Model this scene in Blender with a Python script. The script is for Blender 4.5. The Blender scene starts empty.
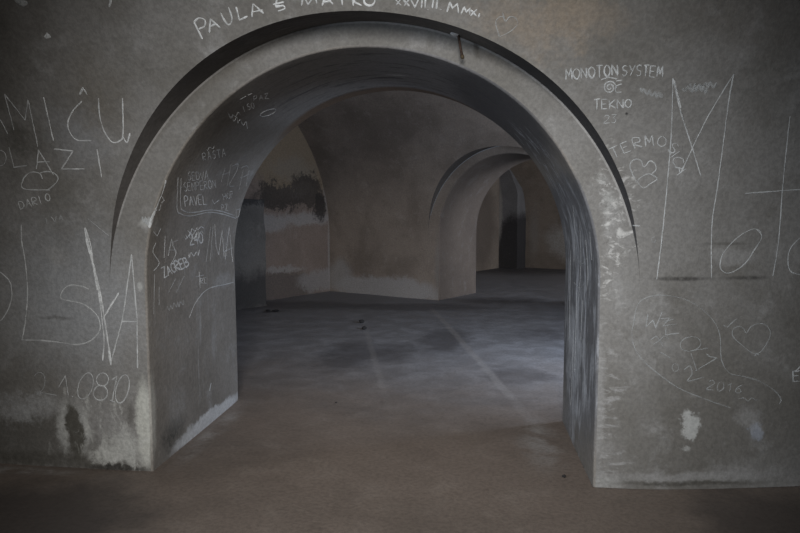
import bpy, bmesh, math, random
from mathutils import Vector, Matrix, noise
from mathutils.bvhtree import BVHTree
random.seed(7)
S = bpy.context.scene
COL = S.collection

# ------------------------------------------------------------------ camera
F_PX, PITCH, YAW, ROLL = 672.3, 0.08389, 0.0963, -0.00218
CAM = Vector((0.578, -3.851, 1.6))
cp, sp, cy, sy = math.cos(PITCH), math.sin(PITCH), math.cos(YAW), math.sin(YAW)
FWD = Vector((-sy*cp, cy*cp, -sp)); _r = Vector((cy, sy, 0)); _u = _r.cross(FWD)
RIGHT = _r*math.cos(ROLL) + _u*math.sin(ROLL); UP = _u*math.cos(ROLL) - _r*math.sin(ROLL)
cam_data = bpy.data.cameras.new('camera'); cam_data.sensor_width = 36; cam_data.lens = 36*F_PX/800
cam_data.clip_start = 0.02
cam = bpy.data.objects.new('camera', cam_data); COL.objects.link(cam)
M = Matrix((RIGHT, UP, -FWD)).transposed().to_4x4(); M.translation = CAM
cam.matrix_world = M
S.camera = cam

# ------------------------------------------------------------------ frames of the three vaulted rooms
A2 = math.radians(-29.5)
U2 = Vector((math.cos(A2), math.sin(A2), 0)); N2 = Vector((-math.sin(A2), math.cos(A2), 0))
C2 = Vector((-2.08, 9.21, 0)) + 3.86*U2
M1 = Matrix.Identity(4)
M2 = Matrix.Translation(C2) @ Matrix.Rotation(A2, 4, 'Z')

# ------------------------------------------------------------------ light: unseen area lamps added inside the rooms to stand for daylight
S.view_settings.view_transform = 'Standard'; S.view_settings.look = 'None'
S.view_settings.gamma = 1; S.view_settings.use_curve_mapping = False
S.view_settings.exposure = 0.0
w = bpy.data.worlds.new('world'); S.world = w; w.use_nodes = True
w.node_tree.nodes['Background'].inputs[0].default_value = (0.55, 0.7, 1.0, 1)
w.node_tree.nodes['Background'].inputs[1].default_value = 0.15

def area(name, loc, target, sx, sz, power, col, spread=180):
    d = bpy.data.lights.new(name, 'AREA'); d.shape = 'RECTANGLE'; d.size = sx; d.size_y = sz
    d.energy = power; d.color = col; d.spread = math.radians(spread)
    o = bpy.data.objects.new(name, d); COL.objects.link(o)
    o.location = loc; o.rotation_euler = (Vector(target)-Vector(loc)).to_track_quat('-Z', 'Z').to_euler()
    return o
PA, PB, PC, PD = 37, 13, 135, 200
area('unseen_area_lamp', (0.55, -4.6, 2.6), (0.07, 0, 0.98), 1.0, 0.9, PA, (1.0, 0.97, 0.93), 64)  # added lamp behind the camera, no opening built; narrow spread dims the corners
area('unseen_area_lamp', (-2.7, -4.3, 1.5), (1.40, 0.5, 1.0), 0.8, 1.0, PB, (0.80, 0.89, 1.0), 56)  # added cool lamp aimed at the right jamb, no opening behind it
area('unseen_area_lamp', M2 @ Vector((4.1, -3.75, 1.7)), M2 @ Vector((-1.5, -0.6, 1.1)), 1.2, 1.8, PC, (0.68, 0.80, 1.0))  # stands clear of the end opening, set forward to brighten the back wall
area('unseen_area_lamp', M2 @ Vector((5.6, 3.0, 1.9)), M2 @ Vector((-2.5, 5.6, 0.8)), 1.8, 1.8, PD, (0.78, 0.86, 1.0))

# ------------------------------------------------------------------ pixel of the photograph -> ray
def ray(px, py):
    return (FWD + RIGHT*((px-400)/F_PX) - UP*((py-266.5)/F_PX)).normalized()
def on_front(px, py):                       # where a ray meets the front wall plane Y = 0
    d = ray(px, py); return CAM + d*(-CAM.y/d.y)
def on_floor(px, py):
    d = ray(px, py); return CAM + d*(-CAM.z/d.z)

# ------------------------------------------------------------------ material helpers
class NT:
    def __init__(s, name):
        s.m = bpy.data.materials.new(name); s.m.use_nodes = True
        s.t = s.m.node_tree; s.t.nodes.clear()
        s.out = s.t.nodes.new('ShaderNodeOutputMaterial')
        s.bsdf = s.t.nodes.new('ShaderNodeBsdfPrincipled')
        s.t.links.new(s.bsdf.outputs[0], s.out.inputs[0])
        s.pos = s.t.nodes.new('ShaderNodeNewGeometry').outputs['Position']
    def n(s, kind, **kw):
        x = s.t.nodes.new(kind)
        for k, v in kw.items(): setattr(x, k, v)
        return x
    def link(s, a, b): s.t.links.new(a, b)
    def setin(s, sock, v):
        if hasattr(v, 'is_linked') or hasattr(v, 'node'): s.link(v, sock)
        else: sock.default_value = v
    def noise(s, scale, detail=4, rough=0.6, vec=None, dist=0.0):
        x = s.n('ShaderNodeTexNoise'); x.inputs['Scale'].default_value = scale
        x.inputs['Detail'].default_value = detail; x.inputs['Roughness'].default_value = rough
        x.inputs['Distortion'].default_value = dist
        s.link(vec or s.pos, x.inputs['Vector']); return x
    def vm(s, op, a, b=None):
        x = s.n('ShaderNodeVectorMath', operation=op); s.setin(x.inputs[0], a)
        if b is not None: s.setin(x.inputs[1], b)
        return x
    def math(s, op, a, b=None, clamp=False):
        x = s.n('ShaderNodeMath', operation=op); x.use_clamp = clamp; s.setin(x.inputs[0], a)
        if b is not None: s.setin(x.inputs[1], b)
        return x.outputs[0]
    def maprange(s, v, a, b, c=0.0, d=1.0, smooth=True):
        x = s.n('ShaderNodeMapRange'); x.interpolation_type = 'SMOOTHSTEP' if smooth else 'LINEAR'
        s.setin(x.inputs['Value'], v)
        for k, q in zip(('From Min', 'From Max', 'To Min', 'To Max'), (a, b, c, d)): x.inputs[k].default_value = q
        return x.outputs['Result']
    def mix(s, f, a, b, mode='MIX'):
        x = s.n('ShaderNodeMix', data_type='RGBA', blend_type=mode)
        s.setin(x.inputs[0], f); s.setin(x.inputs[6], a if not isinstance(a, tuple) else (*a, 1)[:4])
        s.setin(x.inputs[7], b if not isinstance(b, tuple) else (*b, 1)[:4]); return x.outputs[2]

def plaster(name, base, dirt, light, stains=(), frame=None, rough=0.88, bump=0.45, mott=1.0, streaks=(), spec=0.25):
    """mottled cement plaster with a list of stains: (centre, radii, colour, strength, softness, noise warp, speckle)"""
    T = NT(name); pos = T.pos
    if frame is not None:
        mp = T.n('ShaderNodeVectorTransform')       # unused link keeps world; local frame by explicit mapping
        T.t.nodes.remove(mp)
        mp = T.n('ShaderNodeMapping'); inv = frame.inverted()
        mp.inputs['Location'].default_value = inv.translation
        mp.inputs['Rotation'].default_value = inv.to_euler()
        T.link(T.pos, mp.inputs['Vector']); pos = mp.outputs[0]
    n1 = T.noise(0.9, 5, 0.6, pos, 0.4); n2 = T.noise(5.0, 6, 0.68, pos, 0.2); n3 = T.noise(45, 4, 0.7, pos)
    c = T.mix(T.maprange(n1.outputs[0], 0.38, 0.68, 0, 0.85*mott), base, dirt)
    c = T.mix(T.maprange(n2.outputs[0], 0.52, 0.72, 0, 0.6*mott), c, light)
    c = T.mix(T.maprange(n2.outputs[0], 0.46, 0.28, 0, 0.55*mott), c, dirt)
    w1 = T.noise(3.0, 5, 0.65, pos); w2 = T.noise(16, 4, 0.7, pos)
    wv = T.vm('SUBTRACT', w1.outputs['Color'], (0.5, 0.5, 0.5)).outputs[0]
    wv2 = T.vm('SUBTRACT', w2.outputs['Color'], (0.5, 0.5, 0.5)).outputs[0]
    spk = T.noise(28, 5, 0.75, pos)
    wv3 = T.vm('SUBTRACT', spk.outputs['Color'], (0.5, 0.5, 0.5)).outputs[0]
    for (ce, ra, col, strength, soft, warp, speck) in stains:
        sc = T.vm('SCALE', wv); sc.inputs['Scale'].default_value = warp
        s2 = T.vm('SCALE', wv2); s2.inputs['Scale'].default_value = warp*0.5
        s3 = T.vm('SCALE', wv3); s3.inputs['Scale'].default_value = warp*0.45
        p = T.vm('ADD', T.vm('ADD', pos, sc.outputs[0]).outputs[0], T.vm('ADD', s2.outputs[0], s3.outputs[0]).outputs[0]).outputs[0]
        p = T.vm('DIVIDE', T.vm('SUBTRACT', p, tuple(ce)).outputs[0], tuple(ra)).outputs[0]
        ln = T.vm('LENGTH', p).outputs['Value']
        f = T.maprange(ln, 1.0, 1.0-soft, 0, strength)
        if speck: f = T.math('MULTIPLY', f, T.maprange(spk.outputs[0], 0.5-0.25*(1-speck)-0.1, 0.5+0.12, 1-speck, 1))
        c = T.mix(f, c, col)
    for (ce, ra, sv, col, strength, lo, hi) in streaks:        # scraped streaks: stretched noise inside a soft region
        sn = T.noise(1.0, 5, 0.7, T.vm('MULTIPLY', pos, sv).outputs[0], 0.6)
        ln = T.vm('LENGTH', T.vm('DIVIDE', T.vm('SUBTRACT', T.vm('ADD', pos, wv).outputs[0], tuple(ce)).outputs[0], tuple(ra)).outputs[0]).outputs['Value']
        c = T.mix(T.math('MULTIPLY', T.maprange(ln, 1.0, 0.4, 0, strength), T.maprange(sn.outputs[0], lo, hi)), c, col)
    n4 = T.noise(13, 5, 0.75, pos, 0.5)
    c = T.mix(T.maprange(n4.outputs[0], 0.58, 0.76, 0, 0.22*mott), c, light)
    c = T.mix(T.maprange(n4.outputs[0], 0.38, 0.26, 0, 0.45*mott), c, tuple(x*0.6 for x in dirt))
    c = T.mix(T.maprange(n3.outputs[0], 0.35, 0.65, 0.22, 0.0), c, (0.02, 0.02, 0.02))
    T.link(c, T.bsdf.inputs['Base Color'])
    T.bsdf.inputs['Roughness'].default_value = rough
    T.bsdf.inputs['Specular IOR Level'].default_value = spec
    b = T.n('ShaderNodeBump'); b.inputs['Strength'].default_value = bump; b.inputs['Distance'].default_value = 0.02
    h = T.math('ADD', T.math('MULTIPLY', n2.outputs[0], 0.8), T.math('MULTIPLY', n3.outputs[0], 0.35))
    T.link(h, b.inputs['Height']); T.link(b.outputs[0], T.bsdf.inputs['Normal'])
    return T.m

def simple(name, col, rough=0.8, metal=0.0, scale=60, amt=0.5):
    T = NT(name); n = T.noise(scale, 4, 0.7)
    c = T.mix(T.maprange(n.outputs[0], 0.35, 0.65), tuple(x*(1-amt) for x in col), col)
    T.link(c, T.bsdf.inputs['Base Color']); T.bsdf.inputs['Roughness'].default_value = rough
    T.bsdf.inputs['Metallic'].default_value = metal
    return T.m

def chalk(name, col, dens):
    T = NT(name); n = T.noise(75, 3, 0.8); n2 = T.noise(9, 3, 0.6)
    T.bsdf.inputs['Base Color'].default_value = (*col, 1); T.bsdf.inputs['Roughness'].default_value = 0.95
    tr = T.n('ShaderNodeBsdfTransparent'); mx = T.n('ShaderNodeMixShader')
    f = T.math('MULTIPLY', T.maprange(n.outputs[0], 0.30, 0.55, 0.5, 1.0), T.maprange(n2.outputs[0], 0.3, 0.6, 0.6, 1.0))
    f = T.math('MULTIPLY', f, dens, True)
    T.link(f, mx.inputs[0]); T.link(tr.outputs[0], mx.inputs[1]); T.link(T.bsdf.outputs[0], mx.inputs[2])
    T.link(mx.outputs[0], T.out.inputs[0]); return T.m

# ------------------------------------------------------------------ materials
GREY, DIRT, LIGHT = (0.245, 0.24, 0.232), (0.155, 0.147, 0.133), (0.33, 0.328, 0.325)
WHITE = (0.50, 0.51, 0.50); DAMP = (0.075, 0.07, 0.06); CHARCOAL = (0.055, 0.053, 0.055); OCHRE = (0.32, 0.24, 0.155)
def fs(px, py, rx, rz, col, st, soft=0.6, warp=0.12, speck=0.0):      # a stain on the front wall, sizes in pixels
    p = on_front(px, py); k = 0.0058
    return (p, (rx*k, max(0.3, rx*k), rz*k), col, st, soft, warp, speck)
front_stains = [
    fs(70, 300, 120, 130, (0.33, 0.345, 0.365), 0.75, 0.9, 0.5), fs(90, 130, 50, 60, (0.31, 0.325, 0.35), 0.6, 0.9, 0.3),
    fs(38, 85, 40, 16, DAMP, 0.7, 0.6, 0.35, 0.3), fs(8, 125, 20, 20, DAMP, 0.6, 0.7, 0.3, 0.4), fs(30, 130, 14, 10, DAMP, 0.5, 0.7, 0.2, 0.4), fs(25, 170, 22, 20, DAMP, 0.35, 0.9, 0.3, 0.4),
    fs(20, 440, 120, 40, DAMP, 0.6, 0.7, 0.3), fs(60, 462, 130, 14, DAMP, 0.75, 0.7, 0.15, 0.4),
    fs(25, 412, 60, 22, (0.40, 0.41, 0.42), 0.7, 0.8, 0.35, 0.5),
    fs(144, 425, 12, 60, (0.56, 0.57, 0.53), 0.95, 0.5, 0.10, 0.2), fs(118, 444, 34, 26, (0.52, 0.53, 0.51), 0.9, 0.7, 0.3, 0.45), fs(100, 425, 30, 30, LIGHT, 0.7, 0.9, 0.4, 0.5), fs(130, 415, 6, 20, DAMP, 0.5, 0.8, 0.12, 0.2),
    fs(108, 455, 42, 12, (0.56, 0.57, 0.55), 0.8, 0.8, 0.25, 0.6),
    fs(73, 428, 24, 36, WHITE, 0.8, 0.4, 0.14, 0.4), fs(74, 432, 13, 38, (0.075, 0.07, 0.058), 0.95, 0.4, 0.14, 0.15),
    fs(118, 468, 44, 6, (0.045, 0.042, 0.038), 0.98, 0.5, 0.1, 0.5),
    fs(689, 424, 10, 16, WHITE, 0.9, 0.35, 0.16, 0.2), fs(686, 448, 6, 4, WHITE, 0.6, 0.6, 0.12, 0.3),
    fs(763, 434, 9, 12, (0.36, 0.39, 0.45), 0.8, 0.5, 0.15), fs(757, 422, 22, 13, LIGHT, 0.6, 0.7, 0.25),
    fs(599, 400, 9, 95, LIGHT, 0.7, 0.8, 0.08, 0.4), fs(606, 480, 22, 10, WHITE, 0.5, 0.9, 0.15, 0.5),
    fs(700, 478, 120, 7, LIGHT, 0.75, 0.7, 0.1, 0.5), fs(740, 472, 40, 12, LIGHT, 0.6, 0.8, 0.2, 0.5),
    fs(690, 485, 110, 3.5, DAMP, 0.8, 0.8, 0.05, 0.5),
    fs(612, 225, 14, 30, LIGHT, 0.9, 0.7, 0.25, 0.8), fs(610, 205, 10, 14, WHITE, 0.6, 0.8, 0.25, 0.8), fs(600, 180, 12, 12, WHITE, 0.5, 0.8, 0.25, 0.9),
    fs(618, 290, 10, 30, LIGHT, 0.6, 0.8, 0.2, 0.7), fs(640, 320, 12, 8, LIGHT, 0.6, 0.8, 0.15, 0.6),
    fs(682, 279, 40, 3.2, (0.05, 0.047, 0.045), 0.85, 0.8, 0.008, 0.6), fs(752, 279, 34, 3.2, (0.05, 0.047, 0.045), 0.8, 0.8, 0.008, 0.6), fs(735, 258, 30, 10, LIGHT, 0.6, 0.4, 0.08, 0.3), fs(730, 244, 30, 2.5, DAMP, 0.5, 0.8, 0.01, 0.3),
    fs(55, 318, 30, 3, DAMP, 0.5, 0.8, 0.06, 0.5), fs(140, 286, 4, 7, WHITE, 0.6, 0.7, 0.03), fs(145, 222, 9, 7, WHITE, 0.6, 0.8, 0.06, 0.4),
    fs(55, 255, 22, 12, LIGHT, 0.6, 0.8, 0.2, 0.6), fs(90, 290, 30, 30, LIGHT, 0.4, 0.9, 0.2, 0.6),
    fs(655, 360, 40, 60, LIGHT, 0.35, 0.9, 0.3, 0.5),
    fs(795, 372, 5, 6, WHITE, 0.35, 0.8, 0.03, 0.5),
]
vault_stains_shade = [
    (Vector((0.95, -0.45, 2.55)), (0.55, 0.7, 0.22), (0.32, 0.26, 0.20), 0.55, 0.9, 0.4, 0.5), (Vector((1.15, -0.3, 2.6)), (0.25, 0.5, 0.22), (0.33, 0.275, 0.215), 0.5, 0.8, 0.4, 0.4),
    (Vector((2.0, -0.2, 2.6)), (0.8, 0.6, 0.3), (0.17, 0.15, 0.13), 0.4, 0.9, 0.4, 0.4),
    (Vector((-1.45, -0.3, 2.25)), (0.3, 0.5, 0.35), (0.15, 0.13, 0.10), 0.5, 0.9, 0.3, 0.5),
    (Vector((-2.0, -0.15, 2.0)), (0.22, 0.5, 0.12), DAMP, 0.6, 0.8, 0.3, 0.5),
    (Vector((-2.2, -0.15, 2.7)), (0.5, 0.6, 0.35), (0.10, 0.10, 0.10), 0.45, 0.9, 0.4, 0.2),  # corner light falloff painted as a darker tone
    fs(590, 100, 5, 3, WHITE, 0.6, 0.8, 0.04, 0.3), fs(700, 88, 16, 6, LIGHT, 0.7, 0.8, 0.1, 0.5), fs(655, 92, 12, 5, LIGHT, 0.6, 0.8, 0.1, 0.5),
    fs(619, 118, 2.5, 2.0, (0.03, 0.03, 0.03), 1.0, 0.5, 0.01),
]
m_front = m_vault = plaster('grey_cement_plaster', GREY, DIRT, LIGHT, front_stains+vault_stains_shade, streaks=[
    (Vector((1.42, 0, 1.55)), (0.13, 0.3, 0.65), (13, 13, 22), (0.55, 0.55, 0.54), 0.9, 0.5, 0.62), (Vector((1.40, 0, 0.5)), (0.10, 0.3, 0.8), (9, 9, 26), LIGHT, 0.9, 0.48, 0.62),
    (Vector((-1.6, 0, 0.22)), (0.5, 0.3, 0.3), (14, 14, 7), (0.55, 0.56, 0.54), 0.8, 0.5, 0.66)])
m_arris = plaster('lit_arris_plaster', (0.36, 0.355, 0.35), (0.25, 0.245, 0.235), (0.46, 0.455, 0.45))  # paler strip paints the light caught along the ring's outer edge
m_reveal = plaster('dark_reveal_plaster', (0.155, 0.146, 0.14), (0.085, 0.08, 0.078), (0.17, 0.165, 0.16), [(Vector((1.2, -0.1, 2.0)), (0.75, 0.6, 1.1), (0.038, 0.039, 0.043), 0.92, 0.5, 0.2, 0.2)], mott=1.1, streaks=[(Vector((0, -0.2, 2.6)), (0.9, 0.6, 0.5), (2, 25, 25), (0.20, 0.195, 0.19), 0.7, 0.52, 0.68)])  # recess plaster in a darker tone, darkest on its right side
intr_patches = [
    (Vector((-0.95, 0.7, 2.25)), (0.55, 1.2, 0.50), (0.105, 0.094, 0.080), 0.92, 0.6, 0.25, 0.25), (Vector((-1.25, 1.1, 1.85)), (0.3, 0.5, 0.3), (0.13, 0.115, 0.10), 0.7, 0.8, 0.25, 0.3),  # darker brown tone on the upper left soffit
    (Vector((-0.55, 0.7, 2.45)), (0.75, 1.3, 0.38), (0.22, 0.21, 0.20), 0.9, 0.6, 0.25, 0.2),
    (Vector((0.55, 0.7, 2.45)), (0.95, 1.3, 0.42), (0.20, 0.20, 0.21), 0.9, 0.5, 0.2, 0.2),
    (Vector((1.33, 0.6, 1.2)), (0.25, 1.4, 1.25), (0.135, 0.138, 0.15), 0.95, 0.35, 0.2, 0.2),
    (Vector((1.22, 0.35, 1.95)), (0.16, 0.25, 0.25), (0.34, 0.35, 0.37), 0.6, 0.9, 0.25, 0.9),
    (Vector((1.33, 0.55, 1.35)), (0.2, 0.30, 0.5), (0.32, 0.33, 0.36), 0.5, 0.9, 0.35, 0.95),
    (Vector((1.33, 0.75, 0.55)), (0.2, 0.22, 0.5), (0.36, 0.38, 0.42), 0.75, 0.8, 0.25, 0.7),
    (Vector((1.33, 1.0, 0.1)), (0.2, 0.4, 0.25), (0.30, 0.31, 0.34), 0.6, 0.8, 0.25, 0.7),
    (Vector((-1.33, 0.95, 0.03)), (0.2, 0.80, 0.085), (0.6, 0.61, 0.62), 0.95, 0.4, 0.12, 0.25),
    (Vector((-1.33, 0.3, 0.16)), (0.2, 0.25, 0.14), (0.05, 0.05, 0.045), 0.85, 0.7, 0.2, 0.7),
    (Vector((-1.33, 0.35, 0.3)), (0.2, 0.2, 0.2), LIGHT, 0.6, 0.8, 0.2, 0.8),
    (Vector((-1.33, 1.05, 0.6)), (0.2, 0.06, 0.2), LIGHT, 0.6, 0.8, 0.1, 0.5),
    (Vector((-1.33, 1.3, 1.05)), (0.2, 0.25, 0.08), LIGHT, 0.7, 0.8, 0.12, 0.5),
    (Vector((-1.33, 0.02, 0.35)), (0.2, 0.06, 0.35), (0.5, 0.5, 0.47), 0.8, 0.7, 0.06, 0.3),
    (Vector((0.1, 0.78, 2.5)), (0.12, 0.03, 0.1), WHITE, 0.7, 0.8, 0.08, 0.3),
    (Vector((0.85, 0.6, 2.25)), (0.55, 1.2, 0.55), (0.085, 0.086, 0.094), 0.9, 0.5, 0.25, 0.2),  # darker tone over the upper right soffit
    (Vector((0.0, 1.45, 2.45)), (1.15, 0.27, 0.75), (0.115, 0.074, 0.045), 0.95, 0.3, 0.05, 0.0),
]
m_intr = plaster('arch_soffit_plaster', (0.26, 0.243, 0.223), (0.18, 0.165, 0.145), LIGHT, intr_patches, rough=0.7, spec=0.4, streaks=[
    (Vector((1.33, 0.6, 1.0)), (0.4, 1.0, 0.95), (11, 11, 2.6), (0.52, 0.54, 0.58), 0.9, 0.44, 0.62), (Vector((1.33, 0.75, 0.5)), (0.4, 0.35, 0.7), (9, 9, 2.5), (0.52, 0.54, 0.58), 0.9, 0.42, 0.6),
    (Vector((1.1, 0.75, 1.9)), (0.35, 0.5, 0.4), (6, 16, 6), (0.46, 0.48, 0.52), 0.8, 0.5, 0.64),
    (Vector((-1.33, 0.7, 0.9)), (0.3, 0.9, 0.9), (14, 14, 2), (0.42, 0.42, 0.42), 0.5, 0.55, 0.7),
    (Vector((0.0, 0.7, 2.5)), (1.2, 1.0, 0.5), (2.5, 14, 4), (0.05, 0.05, 0.052), 0.8, 0.5, 0.66)])
BR, BRD, BRL = (0.20, 0.165, 0.135), (0.12, 0.095, 0.075), (0.26, 0.225, 0.19)
m_mid = plaster('brown_grey_plaster', (0.31, 0.253, 0.205), (0.20, 0.16, 0.128), (0.355, 0.30, 0.255), [
    (Vector((-2.5, 0, 0.12)), (1.5, 0.4, 0.30), (0.42, 0.40, 0.385), 0.75, 0.4, 0.3, 0.2), (Vector((-3.6, 0, 0.35)), (0.4, 0.4, 0.4), (0.40, 0.385, 0.37), 0.6, 0.6, 0.3, 0.2),
    (Vector((-1.35, 0, 0.6)), (0.10, 0.3, 0.8), (0.24, 0.225, 0.21), 0.5, 0.8, 0.1, 0.3)], frame=M2)
m_mid_intr = plaster('brown_arch_soffit_plaster', (0.215, 0.172, 0.14), (0.165, 0.133, 0.11), (0.275, 0.24, 0.215), [
    (Vector((0.3, 0.7, 2.5)), (1.3, 1.2, 0.7), (0.13, 0.115, 0.10), 0.8, 0.8, 0.3, 0.2)], frame=M2)
HOLE = (0.075, 0.062, 0.052)
m_end = plaster('peeling_brown_plaster', (0.28, 0.215, 0.175), (0.215, 0.163, 0.13), (0.34, 0.275, 0.23), [
    (Vector((-3.78, -0.8, 2.55)), (0.5, 1.6, 0.95), OCHRE, 0.9, 0.4, 0.5, 0.2),
    (Vector((-3.78, -1.0, 2.35)), (0.5, 0.9, 0.30), (0.33, 0.28, 0.22), 0.6, 0.7, 0.6, 0.5),
    (Vector((-3.78, -0.6, 1.45)), (0.5, 1.0, 0.16), (0.38, 0.345, 0.315), 0.9, 0.5, 0.35, 0.2),
    (Vector((-3.78, -1.6, 1.35)), (0.5, 0.7, 0.22), (0.38, 0.345, 0.315), 0.9, 0.5, 0.35, 0.2),
    (Vector((-3.78, -1.35, 1.83)), (0.5, 0.75, 0.28), HOLE, 0.95, 0.35, 0.75, 0.25),
    (Vector((-3.78, -0.65, 1.98)), (0.5, 0.6, 0.36), HOLE, 0.95, 0.35, 0.75, 0.25),
    (Vector((-3.78, -0.26, 1.68)), (0.5, 0.20, 0.34), (0.055, 0.046, 0.04), 0.95, 0.4, 0.45, 0.15),
    (Vector((-3.78, -0.9, 1.95)), (0.5, 0.8, 0.24), (0.17, 0.14, 0.115), 0.7, 0.8, 0.7, 0.85),
    (Vector((-3.78, -0.06, 2.0)), (0.5, 0.13, 0.7), (0.37, 0.33, 0.29), 0.85, 0.6, 0.25, 0.2),
    (Vector((-3.78, -1.5, 0.15)), (0.5, 1.3, 0.42), (0.13, 0.108, 0.095), 0.85, 0.35, 0.45, 0.3),
    (Vector((-3.78, -0.3, 0.25)), (0.5, 0.75, 0.27), (0.34, 0.31, 0.285), 0.8, 0.4, 0.4, 0.3),
    (Vector((-3.78, -1.3, 0.52)), (0.5, 0.8, 0.09), (0.36, 0.33, 0.30), 0.8, 0.6, 0.35, 0.3),
    (Vector((-3.78, -0.02, 0.8)), (0.5, 0.05, 1.0), (0.42, 0.39, 0.36), 0.6, 0.7, 0.05, 0.2)], frame=M2, bump=0.8)
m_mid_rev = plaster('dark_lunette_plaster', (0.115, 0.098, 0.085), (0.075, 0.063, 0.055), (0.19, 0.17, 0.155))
m_far = plaster('far_room_plaster', (0.30, 0.24, 0.185), (0.20, 0.158, 0.122), (0.35, 0.295, 0.24), [
    (Vector((-1.7, 7.2, 0.75)), (0.9, 0.5, 0.65), (0.46, 0.42, 0.37), 0.9, 0.6, 0.5, 0.6), (Vector((-3.5, 5.6, 1.2)), (0.3, 1.1, 1.6), (0.13, 0.10, 0.08), 0.8, 0.5, 0.3, 0.3),
    (Vector((-2.7, 7.2, 0.9)), (0.2, 0.5, 1.0), (0.34, 0.30, 0.26), 0.6, 0.8, 0.2, 0.4)], frame=M2)
m_pier = plaster('pier_plaster', (0.23, 0.215, 0.205), (0.16, 0.148, 0.14), (0.29, 0.275, 0.26), [
    (Vector((-3.1, 6.9, 0.5)), (0.6, 0.8, 1.2), (0.045, 0.04, 0.038), 0.95, 0.3, 0.35, 0.1), (Vector((-3.5, 6.7, 1.6)), (0.12, 0.4, 1.2), (0.42, 0.38, 0.33), 0.8, 0.6, 0.15, 0.2)], frame=M2)
m_block = plaster('blue_grey_render', (0.19, 0.175, 0.158), (0.13, 0.118, 0.105), (0.25, 0.232, 0.21), [
    (Vector((-3.5, -2.3, 0.25)), (1, 1.4, 0.45), (0.06, 0.055, 0.052), 0.9, 0.6, 0.4, 0.2), (Vector((-3.5, -2.4, 1.8)), (1, 1.4, 0.13), (0.05, 0.046, 0.045), 0.9, 0.5, 0.35, 0.2)], frame=M2)
m_back = plaster('grey_room_plaster', GREY, DIRT, LIGHT)

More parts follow.
